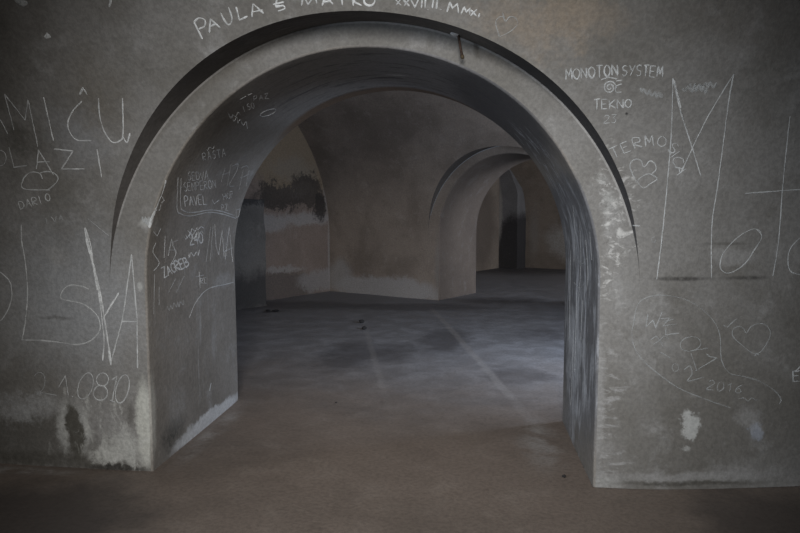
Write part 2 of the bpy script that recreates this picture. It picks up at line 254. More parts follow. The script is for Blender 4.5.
def floor_mat():
    T = NT('worn_concrete_floor')
    n1 = T.noise(0.55, 5, 0.6, None, 0.5); n2 = T.noise(3.2, 6, 0.7, None, 0.3); n3 = T.noise(40, 4, 0.7)
    c = T.mix(T.maprange(n1.outputs[0], 0.35, 0.7), (0.222, 0.182, 0.155), (0.158, 0.131, 0.112))
    c = T.mix(T.maprange(n2.outputs[0], 0.5, 0.8, 0, 0.6), c, (0.275, 0.235, 0.205))
    c = T.mix(T.maprange(n2.outputs[0], 0.45, 0.25, 0, 0.6), c, (0.135, 0.112, 0.095))
    # middle-room floor greyer and paler, with the cool daylight tint put into its colour
    sx = T.n('ShaderNodeSeparateXYZ'); T.link(T.pos, sx.inputs[0])
    wob = T.math('MULTIPLY', T.math('SUBTRACT', n1.outputs[0], 0.5), 3.0)
    f = T.maprange(T.math('ADD', sx.outputs[1], wob), 0.6, 4.0)
    c = T.mix(T.math('MULTIPLY', f, 0.8), c, T.mix(T.maprange(n2.outputs[0], 0.4, 0.65), (0.20, 0.20, 0.21), (0.27, 0.27, 0.285)))
    # damp patches; the front corners paint light falloff, the far-room floor is darkened
    w1 = T.noise(2.2, 5, 0.7); wv = T.vm('SUBTRACT', w1.outputs['Color'], (0.5, 0.5, 0.5)).outputs[0]
    wv = T.vm('SCALE', wv); wv.inputs['Scale'].default_value = 0.7
    pp = T.vm('ADD', T.pos, wv.outputs[0]).outputs[0]
    for (q, rx, ry, st) in ((on_floor(350, 355), 0.45, 1.0, 0.55), (on_floor(395, 352), 0.35, 0.8, 0.5), (on_floor(445, 340), 0.4, 1.1, 0.6), (on_floor(520, 375), 0.45, 0.5, 0.45), (on_floor(540, 335), 0.5, 0.6, 0.4),
                           (on_floor(300, 305), 1.6, 0.7, 0.5), (on_floor(420, 307), 1.6, 0.6, 0.5), (on_floor(500, 300), 1.2, 0.6, 0.5), (on_floor(273, 311), 0.22, 0.16, 0.8), (on_floor(20, 520), 0.9, 0.7, 0.75), (on_floor(790, 530), 0.6, 0.6, 0.6), (on_floor(520, 268), 5.0, 2.6, 0.65)):
        p = T.vm('DIVIDE', T.vm('SUBTRACT', pp, tuple(q)).outputs[0], (rx, ry, 1)).outputs[0]
        c = T.mix(T.maprange(T.vm('LENGTH', p).outputs['Value'], 1.0, 0.4, 0, st), c, (0.05, 0.045, 0.045))
    # pale ridges of the screed joints
    for (a, b, wd, st) in ((on_floor(429, 305), on_floor(526, 414), 0.06, 0.33), (on_floor(364, 322), on_floor(390, 414), 0.05, 0.2)):
        d = (b-a).normalized(); nn = Vector((-d.y, d.x, 0))
        dp = T.vm('DOT_PRODUCT', T.vm('SUBTRACT', T.pos, tuple(a)).outputs[0], tuple(nn)).outputs['Value']
        al = T.vm('DOT_PRODUCT', T.vm('SUBTRACT', T.pos, tuple(a)).outputs[0], tuple(d)).outputs['Value']
        dp = T.math('ADD', dp, T.math('MULTIPLY', T.math('SUBTRACT', n2.outputs[0], 0.5), 0.08))
        L = (b-a).length
        fa = T.math('MULTIPLY', T.maprange(al, 0.0, 1.0), T.maprange(al, L+0.6, L-1.2))
        fl = T.math('MULTIPLY', T.maprange(T.math('ABSOLUTE', dp), wd, wd*0.3, 0, st), fa)
        c = T.mix(fl, c, (0.36, 0.33, 0.305))
    # pale dust along the foot of the left jamb and the front wall
    for (q, r) in ((Vector((-1.22, 0.8, 0)), (0.10, 0.95, 1)), (Vector((1.1, 0.75, 0)), (0.22, 0.7, 1)), (Vector((-2.3, -0.06, 0)), (1.0, 0.08, 1))):
        p = T.vm('DIVIDE', T.vm('SUBTRACT', T.pos, tuple(q)).outputs[0], tuple(r)).outputs[0]
        fq = T.math('MULTIPLY', T.maprange(T.vm('LENGTH', p).outputs['Value'], 1.0, 0.2, 0, 0.6), T.maprange(n2.outputs[0], 0.4, 0.6))
        c = T.mix(fq, c, (0.36, 0.35, 0.34))
    c = T.mix(T.maprange(n3.outputs[0], 0.35, 0.6, 0.25, 0), c, (0.03, 0.027, 0.025))
    T.link(c, T.bsdf.inputs['Base Color'])
    T.bsdf.inputs['Specular IOR Level'].default_value = 0.35
    T.link(T.maprange(n2.outputs[0], 0.35, 0.7, 0.5, 0.8), T.bsdf.inputs['Roughness'])
    b = T.n('ShaderNodeBump'); b.inputs['Strength'].default_value = 0.4; b.inputs['Distance'].default_value = 0.015
    T.link(T.math('ADD', n2.outputs[0], T.math('MULTIPLY', n3.outputs[0], 0.3)), b.inputs['Height'])
    T.link(b.outputs[0], T.bsdf.inputs['Normal']); return T.m
m_floor = floor_mat()

# ------------------------------------------------------------------ mesh helpers
class MB:
    def __init__(s): s.v = []; s.f = []; s.mi = []; s.mats = []
    def mat(s, m):
        if m not in s.mats: s.mats.append(m)
        return s.mats.index(m)
    def grid(s, rows, m):
        k = s.mat(m); b = len(s.v); nc = len(rows[0])
        for r in rows: s.v.extend(Vector(p) for p in r)
        for i in range(len(rows)-1):
            for j in range(nc-1):
                a = b+i*nc+j; s.f.append((a, a+1, a+nc+1, a+nc)); s.mi.append(k)
    def build(s, name, Mx=M1, parent=None, wob=0.0, bend=None, clip=None, structure=False, smooth=True):
        vs = []
        for p in s.v:
            q = Vector(p)
            if bend: q.y += bend(q.x)
            q = Mx @ q
            if wob: q = q + noise.noise_vector(q*0.9)*wob*1.6
            vs.append(q)
        me = bpy.data.meshes.new(name); me.from_pydata(vs, [], s.f)
        for m in s.mats: me.materials.append(m)
        me.polygons.foreach_set('material_index', s.mi)
        if smooth: me.polygons.foreach_set('use_smooth', [True]*len(s.f))
        if clip:
            bm = bmesh.new(); bm.from_mesh(me)
            bmesh.ops.bisect_plane(bm, geom=bm.verts[:]+bm.edges[:]+bm.faces[:], plane_co=clip[0], plane_no=clip[1], clear_inner=True)
            bm.to_mesh(me); bm.free()
        o = bpy.data.objects.new(name, me); COL.objects.link(o)
        if parent: o.parent = parent
        if structure: o['kind'] = 'structure'
        return o
def lin(a, b, n): return [a+(b-a)*i/n for i in range(n+1)]

W, ZC, ZS, RV, RRING = 1.325, 1.19, 1.10, 2.9, 1.557
def vault_y(z):                              # barrel vault of the room in front of a wall (room lies towards -Y)
    h = min(max(z-ZS, 0), RV); return -(RV-math.sqrt(RV*RV-h*h))
def r_out(t):
    k = min(max((math.sin(t)-0.10)/0.3, 0), 1); k = k*k*(3-2*k)
    return RRING+0.018*k-0.075*math.sin(t)**4

def arch_wall(name, vname, Mx, T, xl, xr, m_wall, m_in, m_rev, m_vlt, bend=None, full=True, depth=5.8, zmax=None, clip=None):
    NT_ = 96; th = lin(0, math.pi, NT_)
    b = MB()
    ring = [Vector((RRING*math.cos(t), 0, ZS+RRING*math.sin(t))) for t in th]
    def inner(t, r): return Vector((r*math.cos(t), 0, ZC+r*math.sin(t)))
    RB = 0.013
    # ring face, flush with the wall
    rim = [Vector(((RRING-0.011)*math.cos(t), 0, ZS+(RRING-0.011)*math.sin(t))) for t in th]
    b.grid([[rim[i].lerp(inner(th[i], W+RB), k/5) for i in range(NT_+1)] for k in range(6)], m_wall)
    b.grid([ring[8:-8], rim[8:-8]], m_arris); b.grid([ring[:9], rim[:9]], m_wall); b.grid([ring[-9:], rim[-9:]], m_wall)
    # lower wall panels
    nz = 22
    for sgn, xe in ((1, xr), (-1, xl)):
        n = 36; xs = [sgn*(W+RB)+(xe-sgn*(W+RB))*(i/n) for i in range(n+1)]
        # panel columns from the jamb edge to the wall end; the ring foot joins at ZS (and ZC at the inner edge)
        b.grid([[Vector((x, 0, z*(ZC if i == 0 else ZS)/ZS if False else z)) for i, x in enumerate(xs)] for z in lin(0, ZS, nz)], m_wall)
        b.grid([[Vector((sgn*(W+RB), 0, ZS)), Vector((sgn*RRING, 0, ZS))], [Vector((sgn*(W+RB), 0, ZC)), ring[0 if sgn > 0 else -1]]], m_wall) if False else None
        # small triangle between the two springing levels
        k = b.mat(m_wall); base = len(b.v)
        b.v.extend([Vector((sgn*(W+RB), 0, ZS)), Vector((sgn*RRING, 0, ZS)), Vector((sgn*(W+RB), 0, ZC))])
        b.f.append((base, base+1, base+2)); b.mi.append(k)
    # intrados: path jamb - semicircle - jamb, rows over a rounded arris and then through the wall
    def path(r):
        p = [Vector((r, 0, z)) for z in lin(0, ZC, 14)[:-1]]
        p += [inner(t, r) for t in th]
        return p + [Vector((-r, 0, z)) for z in lin(ZC, 0, 14)[1:]]
    rows = []
    for a in lin(0, math.pi/2, 5):
        r = W+RB-RB*math.sin(a); y = RB*(1-math.cos(a))
        rows.append([Vector((p.x, y, p.z)) for p in path(r)])
    for q in lin(0, 1, 16)[1:]:
        rows.append([Vector((p.x, RB+(T(p.x)-RB)*q, p.z)) for p in path(W)])
    b.grid(rows, m_in)
    # back face of the wall with the same opening
    outer = []
    pth = path(W)
    H = 4.6
    for p in pth:
        if p.z <= ZC+1e-6 and abs(p.x) > W-1e-3: outer.append(Vector((xr if p.x > 0 else xl, 0, p.z)))
        else:
            t = math.atan2(p.z-ZC, p.x); c, s_ = math.cos(t), math.sin(t)
            k = min((xr if c > 0 else -xl)/abs(c) if abs(c) > 1e-6 else 1e9, (H-ZC)/s_ if s_ > 1e-6 else 1e9)
            outer.append(Vector((c*k, 0, ZC+s_*k)))
    b.grid([[Vector((p.x, T(p.x), p.z)) for p in pth], [Vector((p.x, T(p.x), p.z)) for p in outer]], m_mid if m_wall is m_front else m_far)
    wall = b.build(name, Mx, None, 0.005, bend, clip, True)
    # vault with the lunette cut over the arch
    v = MB()
    out = []
    for t in th:
        r = r_out(t); z = ZS+r*math.sin(t); out.append((r*math.cos(t), z))
    out[0] = (RRING, ZS); out[-1] = (-RRING, ZS)
    oc = [Vector((x, vault_y(z)-0.0005, z)) for x, z in out]
    v.grid([[ring[i].lerp(oc[i], k/5) for i in range(NT_+1)] for k in range(6)], m_rev)
    PH = 1.05                                    # vault angle reached by the fine part
    rows = [[] for _ in range(25)]
    for i, t in enumerate(th):
        x0, z0 = out[i]; ph0 = math.asin(min(1, (z0-ZS)/RV))
        c, s_ = x0, ph0*RV
        cx = 0.0
        # direction from the lunette centre to the boundary rectangle
        kx = ((xr if c > 0 else -xl)/abs(c)) if abs(c) > 1e-6 else 1e9
        kz = (PH*RV/s_) if s_ > 1e-6 else 1e9
        k = min(kx, kz)
        for j in range(25):
            q = 1+(k-1)*(j/24)**1.3
            x = c*q; ph = s_*q/RV
            rows[j].append(Vector((x, -(RV-RV*math.cos(ph)), ZS+RV*math.sin(ph))))
    v.grid(rows, m_vlt)
    # corners the fan leaves open, then the rest of the barrel
    def vp(x, ph): return Vector((x, -(RV-RV*math.cos(ph)), ZS+RV*math.sin(ph)))
    for xe in (xr, xl):
        xk = min if xe > 0 else max
        # first and last fan boundary points on the rectangle: fill the corner triangle strip
        side = [r for r in rows[-1] if (r.x > 0) == (xe > 0)]
        ang = [(math.asin(min(1, max(0, (p.z-ZS)/RV))), p) for p in side]
        A = max((a for a, p in ang if abs(p.x-xe) < 1e-4), default=0.0)
        xt = max((abs(p.x) for a, p in ang if abs(a-PH) < 1e-4), default=0.0)*(1 if xe > 0 else -1)
        base = len(v.v); k = v.mat(m_vlt)
        v.v.extend([vp(xe, A), vp(xe, PH), vp(xt, PH)]); v.f.append((base, base+1, base+2)); v.mi.append(k)
    if full:
        v.grid([[vp(x, p) for x in lin(xl, xr, 40)] for p in lin(PH, math.pi, 30)], m_vlt)
    else:
        v.grid([[vp(x, p) for x in lin(xl, xr, 40)] for p in lin(PH, math.pi/2, 12)], m_vlt)
        v.grid([[Vector((x, y, ZS+RV)) for x in lin(xl, xr, 40)] for y in lin(-RV, -depth-6, 8)], m_vlt)
    vault = v.build(vname, Mx, None, 0.005, bend, clip, True)
    return wall, vault

def bend1(x):
    if x < -1.57: return 0.04*((-x-1.57)/0.75)**1.3
    if x > 1.57: return 0.11*((x-1.57)/0.88)**1.3
    return 0.0
T1 = lambda x: 1.394-0.166*x/1.325
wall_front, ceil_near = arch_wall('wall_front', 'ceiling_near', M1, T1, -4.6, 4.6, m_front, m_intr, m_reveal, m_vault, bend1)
pl = Vector((-1.325, T1(-1.325), 0)); pr = Vector((1.325, T1(1.325), 0)); d = (pr-pl).normalized()
CLIP = (pl, Vector((-d.y, d.x, 0)))
T2 = lambda x: 1.36
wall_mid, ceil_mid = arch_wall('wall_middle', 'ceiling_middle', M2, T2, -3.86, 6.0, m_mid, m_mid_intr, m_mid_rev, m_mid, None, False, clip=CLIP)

# ------------------------------------------------------------------ rest of the shell
b = MB(); b.grid([[Vector((x, y, 0)) for x in lin(-9, 12, 30)] for y in lin(-6.2, 20, 40)], m_floor); b.build('floor', structure=True)

def holed_wall(name, Mx, a, bb, H, hole, m, clip=None):
    """flat wall from a to bb (local xy) of height H with a rectangular window hole (s0, s1, z0, z1) measured along it"""
    L = (bb-a).length; d = (bb-a)/L; mb = MB()
    P = lambda s, z: Vector((a.x+d.x*s, a.y+d.y*s, z))
    s0, s1, z0, z1 = hole if hole else (L, L, 0, H)
    for (u0, u1, v0, v1) in ((0, s0, 0, H), (s1, L, 0, H), (s0, s1, 0, z0), (s0, s1, z1, H)):
        if u1-u0 > 1e-3 and v1-v0 > 1e-3:
            mb.grid([[P(s, z) for s in lin(u0, u1, max(2, int((u1-u0)/0.15)))] for z in lin(v0, v1, max(2, int((v1-v0)/0.15)))], m)
    return mb.build(name, Mx, None, 0.0, None, clip, True)
# near room, behind and beside the camera
holed_wall('wall_back', M1, Vector((-4.6, -5.8, 0)), Vector((4.6, -5.8, 0)), 1.15, None, m_back).name = 'wall_back'
holed_wall('wall_left', M1, Vector((-4.6, -5.8, 0)), Vector((-4.6, 0.25, 0)), 4.2, None, m_back)
holed_wall('wall_right', M1, Vector((4.6, -5.8, 0)), Vector((4.6, 0.5, 0)), 4.2, None, m_back)
# middle room: the stripped end wall on the left, the daylit end on the right
holed_wall('wall_end', M2, Vector((-3.86, -9, 0)), Vector((-3.86, 0.02, 0)), 4.1, None, m_end, CLIP)
holed_wall('wall_end_right', M2, Vector((6.0, -9, 0)), Vector((6.0, 0.02, 0)), 4.1, (5.2, 8.0, 0.7, 2.9), m_mid, CLIP)
# far room
b = MB()
def fvp(x, ph): return Vector((x, 7.2-(RV-RV*math.cos(ph)), ZS+RV*math.sin(ph)))
b.grid([[fvp(x, p) for x in lin(-3.55, 6.0, 40)] for p in lin(0, math.pi/2, 24)], m_far)
b.grid([[Vector((x, y, ZS+RV)) for x in lin(-3.55, 6.0, 20)] for y in lin(7.2-RV, 1.36, 8)], m_far)
b.build('ceiling_far', M2, None, 0.005, None, None, True)
holed_wall('wall_far', M2, Vector((-3.55, 7.2, 0)), Vector((6.0, 7.2, 0)), 1.12, None, m_far)
holed_wall('wall_far_left', M2, Vector((-3.5, 1.36, 0)), Vector((-3.5, 7.2, 0)), 4.1, None, m_far)
holed_wall('wall_far_right', M2, Vector((6.0, 1.36, 0)), Vector((6.0, 7.2, 0)), 4.1, (1.5, 4.4, 0.7, 2.9), m_far)

def block(name, Mx, x0, x1, y0, y1, ztop, m, bev=0.03, wob=0.01, structure=True, chamfer=0.0):
    """a rough masonry block; ztop(y) is its upper outline"""
    bm = bmesh.new()
    ny, nz, nx = 8, 14, 6
    def quadgrid(f, a, b_):
        vs = [[bm.verts.new(f(i/a, j/b_)) for j in range(b_+1)] for i in range(a+1)]
        for i in range(a):
            for j in range(b_): bm.faces.new((vs[i][j], vs[i+1][j], vs[i+1][j+1], vs[i][j+1]))
    X = lambda s: x0+(x1-x0)*s
    Y = lambda s: y0+(y1-y0)*s
    quadgrid(lambda s, t: Vector((X(s), y0, t*ztop(y0))), nx, nz)
    quadgrid(lambda s, t: Vector((x1, Y(s), t*ztop(Y(s)))), ny, nz)
    quadgrid(lambda s, t: Vector((X(1-s), y1, t*ztop(y1))), nx, nz)
    quadgrid(lambda s, t: Vector((x0, Y(1-s), t*ztop(Y(1-s)))), ny, nz)
    quadgrid(lambda s, t: Vector((X(s), Y(t), ztop(Y(t)))), nx, ny)
    bmesh.ops.remove_doubles(bm, verts=bm.verts, dist=1e-4)
    for v_ in bm.verts:
        if chamfer and v_.co.x > (x0+x1)/2 and v_.co.z > 2.1: v_.co.x -= (v_.co.z-2.1)*chamfer
        q = Mx @ v_.co; v_.co = q+noise.noise_vector(q*3)*wob+noise.noise_vector(q*9)*wob*0.4
        if v_.co.z < 0.02: v_.co.z = 0.0
    bmesh.ops.recalc_face_normals(bm, faces=bm.faces)
    me = bpy.data.meshes.new(name); bm.to_mesh(me); bm.free(); me.materials.append(m)
    o = bpy.data.objects.new(name, me); COL.objects.link(o)
    if structure: o['kind'] = 'structure'
    return o
block('wall_pier', M2, -3.5, -2.95, 6.65, 7.19, lambda y: ZS+math.sqrt(RV**2-(RV-(7.2-y))**2) if y < 7.19 else ZS+0.2, m_pier, chamfer=0.45)
block('wall_stub', M2, -3.85, -3.43, -3.2, -2.13, lambda y: 1.78, m_block, wob=0.02)

# ------------------------------------------------------------------ tags
def tag(o, label, cat, group=None):
    o['label'] = label; o['category'] = cat
    if group: o['group'] = group
    return o

# ------------------------------------------------------------------ iron pin in the lunette over the arch
m_rust = simple('rusty_iron', (0.06, 0.036, 0.026), 0.85, 0.2, 120, 0.6)
m_plug = simple('white_plaster', (0.55, 0.55, 0.56), 0.9, 0, 60, 0.3)
def tube(name, pts, radii, m, parent=None, n=10):
    mb = MB(); rows = []
    for i, p in enumerate(pts):
        t = (pts[min(i+1, len(pts)-1)]-pts[max(i-1, 0)]).normalized()
        a = t.orthogonal().normalized() if i == 0 else (a-t*a.dot(t)).normalized()
        c = t.cross(a)
        rows.append([p+(a*math.cos(q)+c*math.sin(q))*radii[i] for q in lin(0, 2*math.pi, n)])
    rows.insert(0, [pts[0]]*(n+1)); rows.append([pts[-1]]*(n+1))
    mb.grid(rows, m); return mb.build(name, M1, parent)

vsrc = [(o.data.vertices, o.data.polygons) for o in (wall_front, ceil_near)]
_v, _f = [], []
for vs, ps in vsrc:
    off = len(_v); _v += [v_.co.copy() for v_ in vs]; _f += [tuple(i+off for i in p.vertices) for p in ps]
BVH = BVHTree.FromPolygons(_v, _f)
def hit(px, py):
    d_ = ray(px, py); loc, nor, idx, dist = BVH.ray_cast(CAM, d_, 30)
    if loc is None: return None
    if nor.dot(d_) > 0: nor = -nor
    return loc, nor

pin = bpy.data.objects.new('iron_pin', None); COL.objects.link(pin)
P0, N0 = hit(458.5, 34.5)
pin.location = P0
tag(pin, 'short rusty iron rod hanging from a white plug above the arch', 'iron rod')
inv = Matrix.Translation(-P0)
L_ = [Vector((0, 0, 0.03)), Vector((0, 0, 0)), Vector((0.004, -0.004, -0.03)), Vector((0.010, -0.006, -0.065)), Vector((0.017, -0.006, -0.100)), Vector((0.021, -0.005, -0.124))]
tube('rod', L_, [0.008, 0.008, 0.0075, 0.007, 0.0075, 0.009], m_rust, pin)
tube('rod_tip', [Vector((0.020, -0.005, -0.112)), Vector((0.022, -0.005, -0.120)), Vector((0.0235, -0.004, -0.131))], [0.0095, 0.0105, 0.008], simple('yellowed_rust', (0.09, 0.065, 0.035), 0.8, 0.2, 150, 0.5), pin)
bm = bmesh.new(); bmesh.ops.create_icosphere(bm, subdivisions=3, radius=0.026)
for v_ in bm.verts:
    v_.co = Vector((v_.co.x*1.25, v_.co.y*0.8, v_.co.z*0.45)); v_.co += noise.noise_vector(v_.co*60)*0.006+Vector((-0.012, 0.0, 0.006))
me = bpy.data.meshes.new('plaster_plug'); bm.to_mesh(me); bm.free(); me.materials.append(m_plug)
for p in me.polygons: p.use_smooth = True
o = bpy.data.objects.new('plaster_plug', me); COL.objects.link(o); o.parent = pin; o['label'] = 'white plaster plug'

# ------------------------------------------------------------------ bits of rubble on the floor
m_stone = simple('dark_stone', (0.03, 0.028, 0.028), 0.9, 0, 40, 0.5)
def pebble(px, py, r, label, seed, flat=0.6, group=None):
    q = on_floor(px, py); bm = bmesh.new(); bmesh.ops.create_icosphere(bm, subdivisions=2, radius=r)
    off = Vector((seed*3.1, seed*1.7, 0))
    for v_ in bm.verts:
        v_.co += noise.noise_vector(v_.co*(0.9/r)+off)*r*0.45; v_.co.z *= flat
    lo = min(v_.co.z for v_ in bm.verts)
    for v_ in bm.verts: v_.co.z -= lo
    me = bpy.data.meshes.new('stone'); bm.to_mesh(me); bm.free(); me.materials.append(m_stone)
    o = bpy.data.objects.new('stone', me); COL.objects.link(o); o.location = (q.x, q.y, 0.0)
    return tag(o, label, 'stone', group)
pebble(361.5, 323, 0.040, 'farther of two small dark stones on the floor beyond the arch', 1)
pebble(364, 329.5, 0.036, 'nearer of two small dark stones on the floor beyond the arch', 2)
pebble(564, 477.5, 0.012, 'tiny dark pebble on the floor by the right foot of the arch', 3)
pebble(276, 311.5, 0.05, 'flat dark crumb of rubble on the floor by the left end wall', 5, 0.3)
pebble(268, 311.0, 0.035, 'smaller dark crumb left of the flat rubble by the end wall', 6, 0.35)
pebble(336, 403, 0.010, 'tiny dark speck of grit on the floor in the middle of the arch', 7)

#CHALK#
# ------------------------------------------------------------------ chalk writing on the walls
CH = {'strong': chalk('white_chalk', (0.68, 0.70, 0.71), 1.0), 'mid': chalk('worn_chalk', (0.58, 0.60, 0.61), 0.9), 'ghost': chalk('rubbed_chalk', (0.50, 0.52, 0.53), 0.55), 'faint': chalk('faint_chalk', (0.52, 0.54, 0.55), 0.6)}
PXM = 0.0060                                   # one photo pixel on the front wall, in metres

def smooth_line(pts, step=1.3):
    if len(pts) == 2: ctrl = [pts[0], pts[0], pts[1], pts[1]]
    elif pts[0] == pts[-1] and len(pts) > 3: ctrl = [pts[-2]]+list(pts)+[pts[1]]
    else: ctrl = [pts[0]]+list(pts)+[pts[-1]]
    out = []
    for i in range(1, len(ctrl)-2):
        p0, p1, p2, p3 = ctrl[i-1:i+3]
        n = max(1, int(math.dist(p1, p2)/step))
        for k in range(n):
            t = k/n; r = []
            for a in (0, 1):
                m1 = (p2[a]-p0[a])*0.5; m2 = (p3[a]-p1[a])*0.5
                r.append((2*t**3-3*t*t+1)*p1[a]+(t**3-2*t*t+t)*m1+(3*t*t-2*t**3)*p2[a]+(t**3-t*t)*m2)
            out.append(tuple(r))
    out.append(tuple(ctrl[-2])); return out
def poly_line(pts, step=1.3):
    out = []
    for a, b_ in zip(pts, pts[1:]):
        n = max(1, int(math.dist(a, b_)/step))
        out += [(a[0]+(b_[0]-a[0])*k/n, a[1]+(b_[1]-a[1])*k/n) for k in range(n)]
    return out+[pts[-1]]

def chalk_mesh(name, strokes, width, mat, parent=None):
    """strokes: pixel polylines; each becomes a thin raised chalk line lying on the wall it meets"""
    vs, fs_ = [], []
    for s in strokes:
        sharp = False; wmul = 1.0
        if isinstance(s, tuple) and len(s) == 2 and isinstance(s[0], str): sharp = 's' in s[0]; wmul = 1.6 if 'b' in s[0] else (0.7 if 't' in s[0] else 1.0); s = s[1]
        line = poly_line(s) if sharp else smooth_line(s)
        P = []
        for (x, y) in line:
            h = hit(x, y)
            if h and (not P or (h[0]-P[-1][0]).length < 0.2): P.append(h)
        if len(P) < 2: continue
        base = len(vs); n = len(P); ph = random.random()*50
        for i, (p, nr) in enumerate(P):
            t = (P[min(i+1, n-1)][0]-P[max(i-1, 0)][0]).normalized(); sd = nr.cross(t).normalized()
            ww = width*wmul*PXM*0.5*(0.75+0.6*(noise.noise(p*22+Vector((ph, 0, 0)))+0.35))
            ww = max(ww, width*PXM*0.22)
            if i in (0, n-1): ww *= 0.45
            q = p+sd*0.0015*noise.noise(p*40)
            vs += [q-sd*ww+nr*0.0008, q+nr*0.0028, q+sd*ww+nr*0.0008]
            if i:
                a = base+3*(i-1); fs_ += [(a, a+1, a+4, a+3), (a+1, a+2, a+5, a+4)]
    me = bpy.data.meshes.new(name); 
    org = sum(vs, Vector())/max(1, len(vs)) if parent is None else parent.location
    me.from_pydata([v_-org for v_ in vs], [], fs_); me.materials.append(CH[mat])
    o = bpy.data.objects.new(name, me); COL.objects.link(o)
    if parent is None: o.location = org
    else: o.parent = parent
    return o

def chalk_thing(name, label, cat, strokes, width=1.3, mat='mid', group=None):
    return tag(chalk_mesh(name, strokes, width, mat), label, cat, group)
def chalk_group(name, label, cat, at, parts, group=None):
    o = bpy.data.objects.new(name, None); COL.objects.link(o); o.location = hit(*at)[0]
    tag(o, label, cat, group)
    for pn, st, wd, mt in parts: chalk_mesh(pn, st, wd, mt, o)
    return o

FONT = {
 'A': [[(0, 0), (.5, 1), (1, 0)], [(.2, .38), (.85, .38)]], 'B': [[(0, 0), (0, 1), (.7, .9), (.7, .6), (0, .5)], [(0, .5), (.85, .4), (.85, .1), (0, 0)]],
 'C': [[(.95, .85), (.5, 1), (.05, .6), (.1, .2), (.5, 0), (.95, .12)]], 'D': [[(0, 0), (0, 1), (.7, .85), (.95, .5), (.7, .12), (0, 0)]],
 'E': [[(.9, 1), (0, 1), (0, 0), (.9, 0)], [(0, .52), (.7, .52)]], 'F': [[(.9, 1), (0, 1), (0, 0)], [(0, .52), (.7, .52)]],
 'G': [[(.95, .85), (.5, 1), (.05, .6), (.1, .2), (.5, 0), (.95, .15), (.95, .45), (.6, .45)]], 'H': [[(0, 0), (0, 1)], [(1, 0), (1, 1)], [(0, .5), (1, .5)]],
 'I': [[(.5, 0), (.5, 1)]], 'J': [[(.8, 1), (.8, .2), (.4, 0), (.1, .2)]], 'K': [[(0, 0), (0, 1)], [(.9, 1), (0, .45), (.95, 0)]], 'L': [[(0, 1), (0, 0), (.9, 0)]],
 'M': [[(0, 0), (.1, 1), (.5, .3), (.9, 1), (1, 0)]], 'N': [[(0, 0), (0, 1), (.9, 0), (.9, 1)]],
 'O': [[(.5, 1), (.08, .75), (.05, .3), (.5, 0), (.92, .3), (.92, .75), (.5, 1)]], 'P': [[(0, 0), (0, 1), (.8, .9), (.8, .55), (0, .45)]],
 'R': [[(0, 0), (0, 1), (.8, .9), (.8, .58), (0, .48), (.9, 0)]], 'S': [[(.9, .88), (.5, 1), (.1, .8), (.25, .55), (.8, .42), (.85, .15), (.45, 0), (.05, .12)]],
 'T': [[(0, 1), (1, 1)], [(.5, 1), (.5, 0)]], 'U': [[(0, 1), (.05, .25), (.45, 0), (.9, .25), (.95, 1)]], 'V': [[(0, 1), (.5, 0), (1, 1)]],
 'W': [[(0, 1), (.25, 0), (.5, .75), (.75, 0), (1, 1)]], 'X': [[(0, 1), (1, 0)], [(1, 1), (0, 0)]], 'Y': [[(0, 1), (.5, .5)], [(1, 1), (.3, 0)]],
 'Z': [[(0, 1), (.95, 1), (.05, 0), (1, 0)]], '0': [[(.5, 1), (.1, .75), (.1, .25), (.5, 0), (.9, .25), (.9, .75), (.5, 1)]],
 '1': [[(.2, .75), (.6, 1), (.6, 0)]], '2': [[(.05, .8), (.5, 1), (.9, .75), (.5, .35), (.02, 0), (1, 0)]],
 '3': [[(.05, .95), (.8, .95), (.4, .55), (.85, .35), (.6, .02), (.05, .08)]], '4': [[(.7, 0), (.7, 1), (.05, .35), (1, .35)]],
 '6': [[(.8, .95), (.2, .6), (.1, .2), (.5, 0), (.9, .25), (.5, .5), (.12, .3)]], '7': [[(0, 1), (.95, 1), (.35, 0)]],
 '.': [[(.4, 0), (.55, .08)]], "'": [[(.4, 1), (.5, .8)]],
}
SHARP = set('AEFHIKLMNTVWXYZ147')
def glyph(ch, x, y, w_, h_, rot=0.0, slant=0.0, jit=0.04, flag=''):
    """strokes of one letter: x, y = lower left corner in pixels, rot in degrees (clockwise on the photo)"""
    c, s_ = math.cos(math.radians(rot)), math.sin(math.radians(rot)); out = []
    for st in FONT[ch]:
        pts = []
        for (u, v_) in st:
            u += random.uniform(-jit, jit); v_ += random.uniform(-jit, jit)
            dx, dy = u*w_+slant*v_*h_, -v_*h_
            pts.append((x+dx*c-dy*s_, y+dx*s_+dy*c))
        f = ('s' if ch in SHARP else '')+flag
        out.append((f, pts) if f else pts)
    return out
def word(txt, x0, y0, x1, y1, h_, slant=0.0, fill=0.72, flag=''):
    n = len(txt); L = math.hypot(x1-x0, y1-y0); a = math.degrees(math.atan2(y1-y0, x1-x0)); out = []
    for i, ch in enumerate(txt):
        if ch == ' ': continue
        t = i/n; out += glyph(ch, x0+(x1-x0)*t, y0+(y1-y0)*t+random.uniform(-.3, .3), L/n*fill*(0.4 if ch in "I.'" else 1), h_*random.uniform(.93, 1.07), a, slant, flag=flag)
    return out
def scribble(x0, y0, x1, y1, amp, n, seed=0):
    r = random.Random(seed)
    return [(x0+(x1-x0)*i/n+r.uniform(-1, 1), y0+(y1-y0)*i/n+(amp if i % 2 else -amp)*r.uniform(.5, 1.1)) for i in range(n+1)]
def ell(cx, cy, rx, ry, rot=0.0, n=12, a0=0, a1=360):
    c, s_ = math.cos(math.radians(rot)), math.sin(math.radians(rot)); o = []
    for i in range(n+1):
        t = math.radians(a0+(a1-a0)*i/n); x, y = rx*math.cos(t), ry*math.sin(t); o.append((cx+x*c-y*s_, cy+x*s_+y*c))
    return o
